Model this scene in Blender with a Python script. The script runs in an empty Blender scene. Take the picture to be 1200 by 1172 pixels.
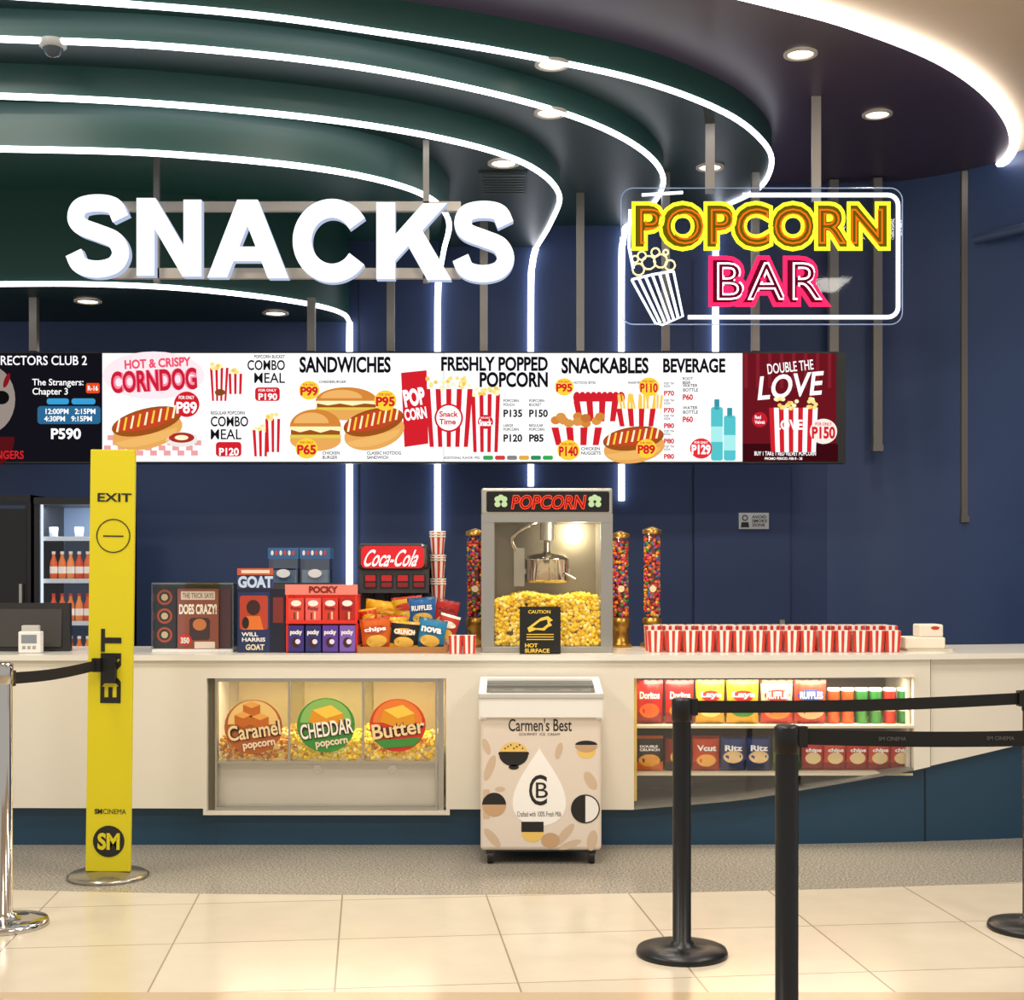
import bpy, bmesh, math, random
from mathutils import Vector, Matrix
random.seed(7)
F=1600.0; CX=600.0; HY=668.0; CAMZ=1.5
def px(x,Y): return (x-CX)/F*Y
def pz(y,Y): return CAMZ-(y-HY)/F*Y
scene=bpy.context.scene
# ---------------------------------------------------------------- materials
_m={}
def lin(h):
    h=h.lstrip('#'); out=[]
    for i in (0,2,4):
        c=int(h[i:i+2],16)/255
        out.append(c/12.92 if c<=0.04045 else ((c+0.055)/1.055)**2.4)
    return out+[1.0]
def mat(h,rough=.5,metal=0.0,em=0.0,noise=0.0,nscale=20,coat=0.0):
    k=(h,rough,metal,em,noise,coat)
    if k in _m: return _m[k]
    m=bpy.data.materials.new('m_'+h.strip('#')); m.use_nodes=True
    nt=m.node_tree; p=nt.nodes['Principled BSDF']
    c=lin(h)
    p.inputs['Base Color'].default_value=c
    p.inputs['Roughness'].default_value=rough
    p.inputs['Metallic'].default_value=metal
    if coat: p.inputs['Coat Weight'].default_value=coat
    if em:
        p.inputs['Emission Color'].default_value=c
        p.inputs['Emission Strength'].default_value=em
    if noise:
        n=nt.nodes.new('ShaderNodeTexNoise'); n.inputs['Scale'].default_value=nscale; n.inputs['Detail'].default_value=5
        tc=nt.nodes.new('ShaderNodeTexCoord'); nt.links.new(tc.outputs['Object'],n.inputs['Vector'])
        mx=nt.nodes.new('ShaderNodeMix'); mx.data_type='RGBA'
        mx.inputs[6].default_value=[v*(1-noise) for v in c[:3]]+[1]; mx.inputs[7].default_value=[min(1,v*(1+noise)) for v in c[:3]]+[1]
        nt.links.new(n.outputs['Fac'],mx.inputs[0]); nt.links.new(mx.outputs[2],p.inputs['Base Color'])
    _m[k]=m; return m
def em(h,s=1.0):
    k=('em',h,s)
    if k in _m: return _m[k]
    m=bpy.data.materials.new('glow_'+h.strip('#')); m.use_nodes=True
    nt=m.node_tree; nt.nodes.clear()
    o=nt.nodes.new('ShaderNodeOutputMaterial'); e=nt.nodes.new('ShaderNodeEmission')
    e.inputs[0].default_value=lin(h); e.inputs[1].default_value=s
    nt.links.new(e.outputs[0],o.inputs[0]); _m[k]=m; return m
def glass(tint='#ffffff',refl=.07):
    k=('g',tint,refl)
    if k in _m: return _m[k]
    m=bpy.data.materials.new('glass'); m.use_nodes=True; nt=m.node_tree; nt.nodes.clear()
    o=nt.nodes.new('ShaderNodeOutputMaterial'); t=nt.nodes.new('ShaderNodeBsdfTransparent'); g=nt.nodes.new('ShaderNodeBsdfGlossy')
    t.inputs[0].default_value=lin(tint); g.inputs['Roughness'].default_value=.03
    mx=nt.nodes.new('ShaderNodeMixShader'); mx.inputs[0].default_value=refl
    nt.links.new(t.outputs[0],mx.inputs[1]); nt.links.new(g.outputs[0],mx.inputs[2]); nt.links.new(mx.outputs[0],o.inputs[0])
    _m[k]=m; return m
STEEL=mat('#b9b5ac',.3,.9); CHROME=mat('#c9c6c0',.12,1.0); ALU=mat('#7f7b75',.45,.7)
BLACK=mat('#0c0c0d',.45); WHITE=mat('#f2efe8',.4); GL=glass('#ffffff',.10)
# ---------------------------------------------------------------- builder
_tc={}
def text_mesh(s,bold,outline,bev,space):
    k=(s,bold,outline,bev,space)
    if k in _tc: return _tc[k]
    cu=bpy.data.curves.new('t','FONT'); cu.body=s; cu.offset=bold; cu.resolution_u=4; cu.space_character=space
    if outline:
        cu.fill_mode='NONE'; cu.bevel_depth=bev; cu.bevel_resolution=2
    o=bpy.data.objects.new('t',cu); scene.collection.objects.link(o)
    bpy.context.view_layer.update()
    dg=bpy.context.evaluated_depsgraph_get()
    me=bpy.data.meshes.new_from_object(o.evaluated_get(dg))
    vs=[v.co.copy() for v in me.vertices]; fs=[tuple(p.vertices) for p in me.polygons]
    bpy.data.objects.remove(o); bpy.data.curves.remove(cu); bpy.data.meshes.remove(me)
    _tc[k]=(vs,fs); return _tc[k]
def catmull(pts,n=8):
    P=[Vector(p) for p in pts]; P=[P[0]*2-P[1]]+P+[P[-1]*2-P[-2]]; out=[]
    for i in range(1,len(P)-2):
        for j in range(n):
            t=j/n; a,b,c,d=P[i-1],P[i],P[i+1],P[i+2]
            out.append(.5*((2*b)+(c-a)*t+(2*a-5*b+4*c-d)*t*t+(3*b-a-3*c+d)*t**3))
    out.append(P[-2]); return out
class Bd:
    def __init__(s,name,D=8.0,dl=.0012):
        s.name=name; s.v=[]; s.f=[]; s.mi=[]; s.sm=[]; s.mats=[]; s.D=D; s.dl=dl; s.M=None
    def add(s,vs,fs,m,smooth=False):
        if m not in s.mats: s.mats.append(m)
        i=s.mats.index(m); o=len(s.v)
        for v in vs:
            v=Vector(v)
            if s.M: v=s.M@v
            s.v.append(v)
        for f in fs:
            s.f.append([k+o for k in f]); s.mi.append(i); s.sm.append(smooth)
    def box(s,x0,x1,y0,y1,z0,z1,m):
        vs=[(x,y,z) for x in (x0,x1) for y in (y0,y1) for z in (z0,z1)]
        s.add(vs,[(0,1,3,2),(4,6,7,5),(0,4,5,1),(2,3,7,6),(0,2,6,4),(1,5,7,3)],m)
    def pbox(s,x0,y0,x1,y1,D,dep,m):   # box whose front face is measured at depth D
        s.box(px(x0,D),px(x1,D),D,D+dep,pz(y1,D),pz(y0,D),m)
    def rbox(s,x0,x1,y0,y1,z0,z1,r,m,seg=3):
        bm=bmesh.new(); bmesh.ops.create_cube(bm,size=1)
        for v in bm.verts:
            v.co=Vector(((x0+x1)/2+v.co.x*(x1-x0),(y0+y1)/2+v.co.y*(y1-y0),(z0+z1)/2+v.co.z*(z1-z0)))
        bmesh.ops.bevel(bm,geom=bm.edges[:],offset=r,segments=seg,profile=.5,affect='EDGES')
        bm.verts.index_update()
        s.add([v.co for v in bm.verts],[[v.index for v in f.verts] for f in bm.faces],m,False); bm.free()
    def cyl(s,p0,p1,r0,r1,m,n=20,caps=True):
        p0=Vector(p0);p1=Vector(p1); d=(p1-p0).normalized()
        a=d.orthogonal().normalized(); b=d.cross(a)
        vs=[]; 
        for p,r in ((p0,r0),(p1,r1)):
            for i in range(n):
                t=2*math.pi*i/n; vs.append(p+a*r*math.cos(t)+b*r*math.sin(t))
        s.add(vs,[(i,(i+1)%n,n+(i+1)%n,n+i) for i in range(n)],m,True)
        if caps:
            s.add(vs[:n],[list(range(n))],m); s.add(vs[n:],[list(range(n))],m)
    def lathe(s,c,prof,m,n=28,smooth=True):
        vs=[];fs=[]
        for r,z in prof:
            for i in range(n):
                t=2*math.pi*i/n; vs.append((c[0]+r*math.cos(t),c[1]+r*math.sin(t),c[2]+z))
        for k in range(len(prof)-1):
            for i in range(n):
                fs.append((k*n+i,k*n+(i+1)%n,(k+1)*n+(i+1)%n,(k+1)*n+i))
        s.add(vs,fs,m,smooth)
    def tube(s,pts,r,m,n=8,closed=False):
        pts=[Vector(p) for p in pts]; N=len(pts); vs=[];fs=[]; prev=None
        for i,p in enumerate(pts):
            a=pts[(i-1)%N] if (closed or i>0) else p; b=pts[(i+1)%N] if (closed or i<N-1) else p
            d=(b-a).normalized()
            if prev is None: u=d.orthogonal().normalized()
            else:
                u=prev-d*prev.dot(d)
                u=u.normalized() if u.length>1e-6 else d.orthogonal().normalized()
            prev=u; w=d.cross(u)
            for k in range(n):
                t=2*math.pi*k/n; vs.append(p+u*r*math.cos(t)+w*r*math.sin(t))
        for i in range(N if closed else N-1):
            j=(i+1)%N
            for k in range(n): fs.append((i*n+k,i*n+(k+1)%n,j*n+(k+1)%n,j*n+k))
        s.add(vs,fs,m,True)
        if not closed: s.add(vs[:n],[list(range(n))],m); s.add(vs[-n:],[list(range(n))],m)
    def blob(s,c,r,m,j=.3,sub=1):
        bm=bmesh.new(); bmesh.ops.create_icosphere(bm,subdivisions=sub,radius=r)
        bm.verts.index_update()
        s.add([Vector(c)+v.co*(1+random.uniform(-j,j)) for v in bm.verts],[[v.index for v in f.verts] for f in bm.faces],m,True); bm.free()
    # flat artwork measured in reference pixels, lying at depth s.D
    def _y(s,l): return s.D-l*s.dl
    def Pg(s,pts,m,l=1):
        s.add([(px(x,s.D),s._y(l),pz(y,s.D)) for x,y in pts],[list(range(len(pts)))],m)
    def R(s,x0,y0,x1,y1,m,l=1): s.Pg([(x0,y0),(x1,y0),(x1,y1),(x0,y1)],m,l)
    def E(s,cx,cy,rx,ry,m,l=1,a0=0,a1=360,rot=0,n=28):
        pts=[]; c,sn=math.cos(math.radians(rot)),math.sin(math.radians(rot))
        full=abs(a1-a0)>=360
        for i in range(n+(0 if full else 1)):
            t=math.radians(a0+(a1-a0)*i/n); x=rx*math.cos(t); y=-ry*math.sin(t)
            pts.append((cx+x*c-y*sn,cy+x*sn+y*c))
        s.Pg(pts,m,l)
    def RR(s,x0,y0,x1,y1,r,m,l=1):
        pts=[]
        for cx,cy,a in ((x1-r,y0+r,-90),(x1-r,y1-r,0),(x0+r,y1-r,90),(x0+r,y0+r,180)):
            for i in range(6):
                t=math.radians(a+90*i/5); pts.append((cx+r*math.cos(t),cy+r*math.sin(t)))
        s.Pg(pts,m,l)
    def T(s,t,x0,y0,x1,y1,m,l=2,bold=.02,shear=0,outline=False,bev=.02,rot90=False,space=1.0,rot=0):
        vs,fs=text_mesh(t,bold,outline,bev,space)
        if not vs: return
        if rot90: vs=[Vector((-v.y,v.x,v.z)) for v in vs]
        a0=min(v.x for v in vs);a1=max(v.x for v in vs);b0=min(v.y for v in vs);b1=max(v.y for v in vs)
        cx,cy=(x0+x1)/2,(y0+y1)/2; cr,sr=math.cos(math.radians(rot)),math.sin(math.radians(rot))
        out=[]
        sc=(px(x1,s.D)-px(x0,s.D))/(a1-a0)
        for v in vs:
            u=(v.x-a0)/(a1-a0); w=(v.y-b0)/(b1-b0)
            x=x0+u*(x1-x0)+shear*(w-.5)*(y1-y0); y=y1+w*(y0-y1)
            dx,dy=x-cx,y-cy; x=cx+dx*cr+dy*sr; y=cy-dx*sr+dy*cr
            out.append((px(x,s.D),s._y(l)-v.z*sc,pz(y,s.D)))
        s.add(out,fs,m,outline)
    def ring(s,cx,cy,r,w,m,l=1,n=32,ry=None):
        ry=ry or r
        vs=[];fs=[]
        for i in range(n):
            t=2*math.pi*i/n
            for q in (0,w):
                vs.append((px(cx+(r-q)*math.cos(t),s.D),s._y(l),pz(cy+(ry-q)*math.sin(t),s.D)))
        for i in range(n):
            j=(i+1)%n; fs.append((2*i,2*i+1,2*j+1,2*j))
        s.add(vs,fs,m)
    def build(s,smoothcut=True):
        me=bpy.data.meshes.new(s.name); me.from_pydata([tuple(v) for v in s.v],[],s.f)
        for m in s.mats: me.materials.append(m)
        me.polygons.foreach_set('material_index',s.mi); me.polygons.foreach_set('use_smooth',s.sm)
        me.update()
        o=bpy.data.objects.new(s.name,me); scene.collection.objects.link(o); return o
def alight(name,loc,size,e,col=(1,.85,.6),rot=(0,0,0),sy=None):
    l=bpy.data.lights.new(name,'AREA'); l.energy=e; l.color=col; l.size=size
    if sy: l.shape='RECTANGLE'; l.size_y=sy
    o=bpy.data.objects.new(name,l); o.location=loc; o.rotation_euler=rot; scene.collection.objects.link(o)

# ---------------------------------------------------------------- ROOM
WY=11.0
def floor_mat():
    m=bpy.data.materials.new('floor_tiles'); m.use_nodes=True; nt=m.node_tree; N=nt.nodes; L=nt.links
    p=N['Principled BSDF']; tc=N.new('ShaderNodeTexCoord')
    mp=N.new('ShaderNodeMapping'); mp.inputs['Rotation'].default_value=(0,0,math.radians(-6)); mp.inputs['Location'].default_value=(.12,.35,0)
    L.new(tc.outputs['Object'],mp.inputs[0])
    br=N.new('ShaderNodeTexBrick'); br.offset=0; br.inputs['Scale'].default_value=1
    br.inputs['Brick Width'].default_value=.66; br.inputs['Row Height'].default_value=.66
    br.inputs['Mortar Size'].default_value=.004; br.inputs['Mortar Smooth'].default_value=.2
    br.inputs['Color1'].default_value=lin('#ded2bc'); br.inputs['Color2'].default_value=lin('#d4c8b1'); br.inputs['Mortar'].default_value=lin('#998b78')
    L.new(mp.outputs[0],br.inputs['Vector'])
    nz=N.new('ShaderNodeTexNoise'); nz.inputs['Scale'].default_value=6; nz.inputs['Detail'].default_value=8
    L.new(tc.outputs['Object'],nz.inputs['Vector'])
    mm=N.new('ShaderNodeMix'); mm.data_type='RGBA'; mm.blend_type='MULTIPLY'; mm.inputs[0].default_value=.15
    L.new(br.outputs['Color'],mm.inputs[6]); L.new(nz.outputs['Fac'],mm.inputs[7])
    # terrazzo
    vz=N.new('ShaderNodeTexNoise'); vz.inputs['Scale'].default_value=90; vz.inputs['Detail'].default_value=4
    L.new(tc.outputs['Object'],vz.inputs['Vector'])
    cr=N.new('ShaderNodeValToRGB'); cr.color_ramp.elements[0].position=.38; cr.color_ramp.elements[1].position=.62
    cr.color_ramp.elements[0].color=lin('#7d7568'); cr.color_ramp.elements[1].color=lin('#b5ae9f')
    L.new(vz.outputs['Fac'],cr.inputs[0])
    sp=N.new('ShaderNodeSeparateXYZ'); L.new(tc.outputs['Object'],sp.inputs[0])
    def M(op,a,b):
        n=N.new('ShaderNodeMath'); n.operation=op
        for i,q in enumerate((a,b)):
            if hasattr(q,'links') : L.new(q,n.inputs[i])
            else: n.inputs[i].default_value=q
        return n.outputs[0]
    x5=M('ADD',sp.outputs[0],.5); x2=M('MULTIPLY',x5,x5); bd=M('MULTIPLY_ADD',x2,.03); bd.node.inputs[2].default_value=6.3
    df=M('SUBTRACT',sp.outputs[1],bd); g=M('GREATER_THAN',df,0.0)
    m2=N.new('ShaderNodeMix'); m2.data_type='RGBA'; L.new(g,m2.inputs[0]); L.new(mm.outputs[2],m2.inputs[6]); L.new(cr.outputs[0],m2.inputs[7])
    g2=M('LESS_THAN',sp.outputs[1],4.85)
    m3=N.new('ShaderNodeMix'); m3.data_type='RGBA'; L.new(g2,m3.inputs[0]); L.new(m2.outputs[2],m3.inputs[6]); m3.inputs[7].default_value=lin('#bfa888')
    L.new(m3.outputs[2],p.inputs['Base Color']); p.inputs['Roughness'].default_value=.2
    return m
b=Bd('floor'); b.box(-7,7,-1,WY+.2,-.1,0,floor_mat()); b.build()
NAVY=mat('#263a63',.55,noise=.06,nscale=3); NAVY2=mat('#1a2946',.6)
b=Bd('wall_back'); b.box(-7,2.54,WY,WY+.15,0,4.7,NAVY)
for x in (420,812,): b.box(px(x,WY)-.006,px(x,WY)+.006,WY-.004,WY,0,4.0,NAVY2)
b.build()
# door in the back wall
b=Bd('door_1'); x0,x1=px(813,WY),px(925,WY)
b.box(x0,x1,WY-.03,WY-.004,0.02,pz(545,WY),NAVY); b.box(x1-.09,x1-.05,WY-.07,WY-.03,.95,1.1,STEEL)
b.build()
pl=catmull([(2.54,11,0),(3.0,10.93,0),(3.5,10.6,0),(3.84,10.1,0),(4.15,9.2,0),(4.35,8,0),(4.5,6,0)],8)
b=Bd('wall_right'); vs=[];fs=[]
for p in pl: vs+= [(p.x,p.y,0),(p.x,p.y,4.7)]
for i in range(len(pl)-1): fs.append((2*i,2*i+2,2*i+3,2*i+1))
b.add(vs,fs,mat('#2f446d',.5,noise=.06,nscale=3),True)
b.add([(v[0]+.15,v[1]+.15,v[2]) for v in vs],fs,NAVY,True); b.build()
# ceiling tiers
Zs=dict(A=3.5,B=3.85,C=4.1,D=4.27,E=4.42,F=4.6)
pts=dict(
 A=[(-500,340),(-200,333),(0,331),(100,331),(200,335),(300,345),(370,356),(402,366),(410,377)],
 B=[(-500,166),(-200,168),(0,172),(180,177),(350,192),(450,210),(505,231),(526,258),(520,292),(514,326)],
 C=[(-500,106),(-200,107),(0,110),(200,120),(400,140),(540,165),(620,192),(655,225),(646,258),(628,290)],
 D=[(-500,34),(-200,37),(0,43),(200,52),(400,73),(560,103),(680,137),(750,172),(777,205),(766,236),(733,265)],
 E=[(-500,-35),(-100,-14),(120,0),(300,15),(450,36),(600,60),(750,92),(850,130),(895,165),(904,192),(888,220),(843,243)],
 F=[(-500,-130),(0,-118),(400,-90),(700,-48),(800,-26),(910,0),(1000,25),(1100,65),(1160,108),(1187,150),(1183,180),(1145,211)])
NS=90
def resample(P,n):
    d=[0]
    for i in range(1,len(P)): d.append(d[-1]+(P[i]-P[i-1]).length)
    out=[];j=0
    for k in range(n+1):
        t=d[-1]*k/n
        while j<len(d)-2 and d[j+1]<t: j+=1
        u=(t-d[j])/max(1e-9,d[j+1]-d[j]); out.append(P[j].lerp(P[j+1],u))
    return out
cur={}
for k,ps in pts.items():
    Z=Zs[k]; W=[]
    for x,y in ps:
        Y=(Z-CAMZ)*F/(HY-y); Y=min(Y,WY-.02); W.append((px(x,Y),Y,0))
    cur[k]=resample(catmull(W,10),NS)
GRN=mat('#134039',.42,noise=.05,nscale=2); GRD=mat('#0c2826',.45); PLUM_REFLECT=mat('#42374a',.4)  # plum base colour paints the purple reflection onto the outer soffit
BEIGE=mat('#dcc8ae',.6,noise=.03,nscale=2)
b=Bd('ceiling')
order='ABCDEF'
def face(k,z0,z1,m):
    P=cur[k]; vs=[];fs=[]
    for p in P: vs+=[(p.x,p.y,z0),(p.x,p.y,z1)]
    for i in range(len(P)-1): fs.append((2*i,2*i+2,2*i+3,2*i+1))
    b.add(vs,fs,m,True)
def strip(P,Q,z,m):
    vs=[(p.x,p.y,z) for p in P]+[(p.x,p.y,z) for p in Q]; n=len(P)
    b.add(vs,[(i,i+1,n+i+1,n+i) for i in range(n-1)],m,True)
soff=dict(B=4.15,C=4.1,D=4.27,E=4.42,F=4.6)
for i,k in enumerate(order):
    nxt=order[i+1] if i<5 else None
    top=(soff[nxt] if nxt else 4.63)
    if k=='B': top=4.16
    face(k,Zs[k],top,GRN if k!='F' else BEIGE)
    if i>0: strip(cur[k],cur[order[i-1]],soff[k],GRN if k in 'B' else (PLUM_REFLECT if k=='F' else GRD))
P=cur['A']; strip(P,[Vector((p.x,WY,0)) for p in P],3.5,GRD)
b.box(-7,7,-1,WY+.2,4.63,4.75,BEIGE)
b.build()
LED=em('#f4f6ff',5.2); LEDF=em('#fff6f0',5.5)
ends=dict(A=(410,685),B=(513,630),C=(622,570),D=(728,587),E=(838,520))
for k in order:
    b=Bd('led_strip_light'); P=[Vector((p.x,p.y,Zs[k]-.012)) for p in cur[k]]
    r=.018 if k!='F' else .036
    b.tube(P,r,LED if k!='F' else LEDF,8)
    if k in ends:
        x,ye=ends[k]; X=px(x,WY); e=P[-1]
        zt=Zs[k]-.012
        ptsv=catmull([(e.x,WY-.03,zt),(e.x*.35+X*.65,WY-.03,zt-.12),(X,WY-.03,zt-.4),(X,WY-.03,pz(ye,WY))],6)
        b.tube(ptsv,.025,LED,8)
    b.build()
# downlights
def downlight(x,y,Z,pw=25,r=.09):
    Y=(Z-CAMZ)*F/(HY-y); X=px(x,Y)
    b=Bd('downlight'); b.lathe((X,Y,Z),[(r*1.35,-.002),(r*1.35,-.014),(r*1.05,-.016),(r,-.005)],mat('#b8b0a4',.4))
    b.add([(X+r*math.cos(t*math.pi/12),Y+r*math.sin(t*math.pi/12),Z-.006) for t in range(24)],[list(range(24))],em('#fff1d8',7)); b.build()
    l=bpy.data.lights.new('downlight_lamp','SPOT'); l.energy=pw; l.spot_size=math.radians(110); l.spot_blend=.6; l.color=(1,.9,.78); l.shadow_soft_size=.08
    o=bpy.data.objects.new('downlight_lamp',l); o.location=(X,Y,Z-.03); scene.collection.objects.link(o)
for x,y,Z in ((938,62,4.6),(1028,133,4.6),(647,74,4.42),(832,195,4.42),(645,131,4.27),(590,190,4.1),(103,352,3.5),(323,366,3.5)):
    downlight(x,y,Z,80 if Z<4 else 65,.075)
# AC vent, dome camera
Y=2.6*F/(HY-213); b=Bd('air_vent'); X=px(590,Y)
b.box(X-.16,X+.16,Y-.25,Y+.25,4.085,4.1,mat('#1c2a2a',.5))
for i in range(8): b.box(X-.14,X+.14,Y-.22+i*.06,Y-.2+i*.06,4.078,4.086,mat('#3c4a48',.4))
b.build()
b=Bd('dome_camera'); Y=2.77*F/(HY-48); X=px(62,Y)
b.lathe((X,Y,4.27),[(.07,0),(.07,-.03),(.055,-.04)],mat('#a9aca8',.4)); b.lathe((X,Y,4.23),[(.052,0),(.048,-.02),(.03,-.04),(.001,-.048)],mat('#39424a',.1)); b.build()
# wall posts
for x,y0,y1,Y in ((1130,205,605,10.62),(1027,240,522,10.8),(976,228,415,10.85)):
    b=Bd('wall_post'); b.box(px(x,Y)-.035,px(x,Y)+.035,Y-.05,Y+.03,pz(y1,Y),4.59,ALU)
    b.box(px(x,Y)-.04,px(x,Y)+.04,Y-.06,Y+.03,pz(y1,Y)-.05,pz(y1,Y),ALU); b.build()
SD=10.955; b=Bd('wall_sign',SD)
b.box(px(866,SD),px(901,SD),SD,SD+.015,pz(620,SD),pz(601,SD),mat('#c4c9cd',.4))
b.ring(873,607,3.5,1.2,BLACK,2); b.Pg([(868,618),(869,612),(877,612),(878,618)],BLACK,2); b.T('AVOID\nSMOKE\nZONE',881,604,899,617,BLACK,2); b.build()
b=Bd('wall_conduit'); b.tube([(3.55,10.45,4.03),(3.8,9.9,4.0)],.04,mat('#3c4d6b',.5)); b.build()

# ---------------------------------------------------------------- MENU BOARD
D=10.0
b=Bd('menu_board',D); BK=mat('#08080a',.4)
b.pbox(-80,412,982,543,D,.09,BK); b.pbox(980,413,991,543,D-.002,.09,BK)
W=em('#ffffff',1.15); RED=em('#d8232f',1.0); DK=em('#1d1a22',.6); PINK=em('#e8506a',1.1)
YE=em('#ffcf3a',1.1); CREAM=em('#fff0c0',1.1); GOLD=em('#d98a3a',1.0); BRN=em('#a8581f',.9); LB=em('#e8a95a',1.05)
b.R(-78,414,120,541,em('#16141c',.9),1); b.R(120,414,870,541,W,1); b.R(870,414,982,541,em('#6d1620',1.0),1)
b.R(519.6,414,520.4,541,em('#b8b8b8',1),2)
b.T('DIRECTORS CLUB 2',-12,417,102,428,W,3,.01)
b.E(-14,468,32,40,em('#a89a92',.8),2); b.E(2,466,9,8,em('#1a1a1a',.5),3); b.E(-22,466,7,8,em('#1a1a1a',.5),3)
b.E(-5,512,22,34,em('#5a1318',.9),2.5,180,360); b.E(8,446,3,9,em('#8a1820',.9),3,rot=20)
b.T('The Strangers:\nChapter 3',38,444,98,465,W,3,.01); b.RR(101,449,117,461,2,em('#e04a20',1.1),3)
b.T('R-16',103,452,115,458,W,4)
for x0,x1,yy in ((55,81,467),(84,112,467)): b.RR(x0,yy,x1,yy+7,3,em('#3aa0d8',1.0),3)
b.RR(44,476,118,497,4,em('#2f6f9c',.9),2); b.T('12:00PM   2:15PM\n4:30PM   9:15PM',52,479,112,494,W,3,.02)
b.T('P590',60,502,95,515,W,3,.03)
b.T('THE\nSTRANGERS',-30,515,28,538,em('#c02028',1.2),3)
# corndog panel
b.E(180,440,60,28,em('#ffe4ea',1.1),1.5)
b.T('HOT & CRISPY',146,420,224,431,PINK,3,.04,rot=3); b.T('CORNDOG',130,433,231,459,em('#f48aa0',1.1),3,.09,rot=3); b.T('CORNDOG',130,433,231,459,em('#cf2038',1.0),4,.03,rot=3)
for i in range(14):
    for j in range(4):
        if (i+j)%2==0: b.R(126+i*8-j*2,510+j*6,134+i*8-j*2,516+j*6,em('#e8a0a0',1.1),2)
def hotdog(cx,cy,L,H,rot,l=4):
    c,s=math.cos(math.radians(rot)),math.sin(math.radians(rot))
    b.E(cx+1,cy+H*.25,L*.5,H*.5,LB,l,rot=-rot); b.E(cx,cy-H*.05,L*.5,H*.38,BRN,l+1,rot=-rot); b.E(cx,cy-H*.1,L*.47,H*.27,em('#c8482a',1.0),l+2,rot=-rot)
    b.E(cx,cy+H*.35,L*.44,H*.28,em('#f0b868',1.05),l+3,180,360,rot=-rot)
    n=9
    for i in range(n):
        u=-L*.4+L*.8*i/(n-1); x=cx+u*c; y=cy-u*s-H*.1
        b.Pg([(x-3,y+H*.16),(x,y-H*.22),(x+2.2,y-H*.22),(x-.5,y+H*.16)],YE if i%2 else CREAM,l+4)
hotdog(172,496,84,40,14); b.E(213,515,19,9,em('#e8e4e0',1.1),4); b.E(213,513,15,6,em('#b03028',1),5); b.E(213,513,8,3,CREAM,6)
b.E(219,474,15,15,RED,6); b.T('P89',207,471,231,485,W,7,.03); b.T('FOR ONLY',210,464,228,468,W,7)
def bucket(x0,y0,x1,y1,tp=.12,n=7,l=3,top=6,pop=True,lab=None):
    t=b; w=x1-x0; yb=y0+top
    for i in range(n):
        a0=x0+w*i/n;a1=x0+w*(i+1)/n; q0=x0+w*tp+w*(1-2*tp)*i/n;q1=x0+w*tp+w*(1-2*tp)*(i+1)/n
        t.Pg([(a0,yb),(a1,yb),(q1,y1),(q0,y1)],RED if i%2==0 else W,l)
    if pop:
        for i in range(int(w/2.2)):
            t.E(x0+2+random.random()*(w-4),yb-random.random()*top+1,2.6,2.4,random.choice((CREAM,em('#ffe08a',1.1),em('#f0c860',1.1))),l+1+i*.05,n=9)
    if lab:
        t.E((x0+x1)/2,(yb+y1)/2,w*.3,w*.3,RED,l+4); t.E((x0+x1)/2,(yb+y1)/2,w*.26,w*.26,W,l+4.5); t.T(lab,(x0+x1)/2-w*.2,(yb+y1)/2-w*.14,(x0+x1)/2+w*.2,(yb+y1)/2+w*.14,RED,l+5.5,.03)
bucket(246,425,268,470); bucket(268,432,284,462,.05,5,5); b.E(258,460,6,4,em('#8a4a20',1),6)
b.T('POPCORN BUCKET',298,416,334,420,DK,3); b.T('COMBO',290,422,334,434,DK,3,.02); b.T('MEAL',298,437,334,449,DK,3,.01); b.RR(299,454,328,470,4,RED,3); b.T('P190',303,461,325,469,W,4,.03);b.T('FOR ONLY',303,456,324,459,W,4)
b.T('REGULAR POPCORN',247,482,287,486,DK,3); b.T('COMBO',247,488,291,500,DK,3,.02); b.T('MEAL',247,503,283,515,DK,3,.01); b.RR(253,518,283,535,4,RED,3); b.T('P120',257,525,280,534,W,4,.03)
bucket(296,498,318,535,.1,6); bucket(311,485,332,530,.08,6,5)
b.T('SANDWICHES',351,418,458,437,DK,3,.035)
def burger(cx,cy,w,h,l=4):
    b.E(cx,cy+h*.25,w*.5,h*.27,LB,l); b.R(cx-w*.48,cy-h*.02,cx+w*.48,cy+h*.14,BRN,l+1); b.R(cx-w*.5,cy+h*.12,cx+w*.5,cy+h*.2,em('#e8d050',1),l+2)
    b.Pg([(cx-w*.52,cy-h*.02),(cx-w*.3,cy+h*.06),(cx-w*.1,cy),(cx+w*.1,cy+h*.07),(cx+w*.3,cy),(cx+w*.52,cy+h*.04),(cx+w*.5,cy-h*.08),(cx-w*.5,cy-h*.08)],em('#fff0b8',1.1),l+3)
    b.E(cx,cy-h*.08,w*.5,h*.42,GOLD,l+4,0,180); b.E(cx-w*.08,cy-h*.16,w*.34,h*.26,em('#efb468',1.05),l+5,0,180)
burger(406,473,72,38); burger(370,504,60,48,10); hotdog(438,497,72,40,14,17)
def badge(x,y,r,t,c=YE,tc=RED,l=24):
    b.E(x,y,r,r*.92,c,l); b.T(t,x-r*.85,y-r*.35,x+r*.85,y+r*.55,tc,l+1,.04); b.T('FOR ONLY',x-r*.6,y-r*.65,x+r*.6,y-r*.42,tc,l+1)
badge(363,458,12,'P99'); badge(452,470,13,'P95'); badge(360,526,13,'P65')
b.T('CHEESEBURGER',374,446,406,449,DK,3); b.T('CHICKEN\nBURGER',378,529,398,538,DK,3); b.T('CLASSIC HOTDOG\nSANDWICH',430,529,470,538,DK,3)
b.Pg([(470,437),(500,434),(502,520),(474,524)],RED,3); b.T('POP',473,455,498,476,W,4,.05,rot=10); b.T('CORN',474,478,500,492,W,4,.04,rot=8)
b.T('FRESHLY POPPED',517,418,642,435,DK,3,.035); b.T('POPCORN',562,436,642,454,DK,3,.035)
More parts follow.
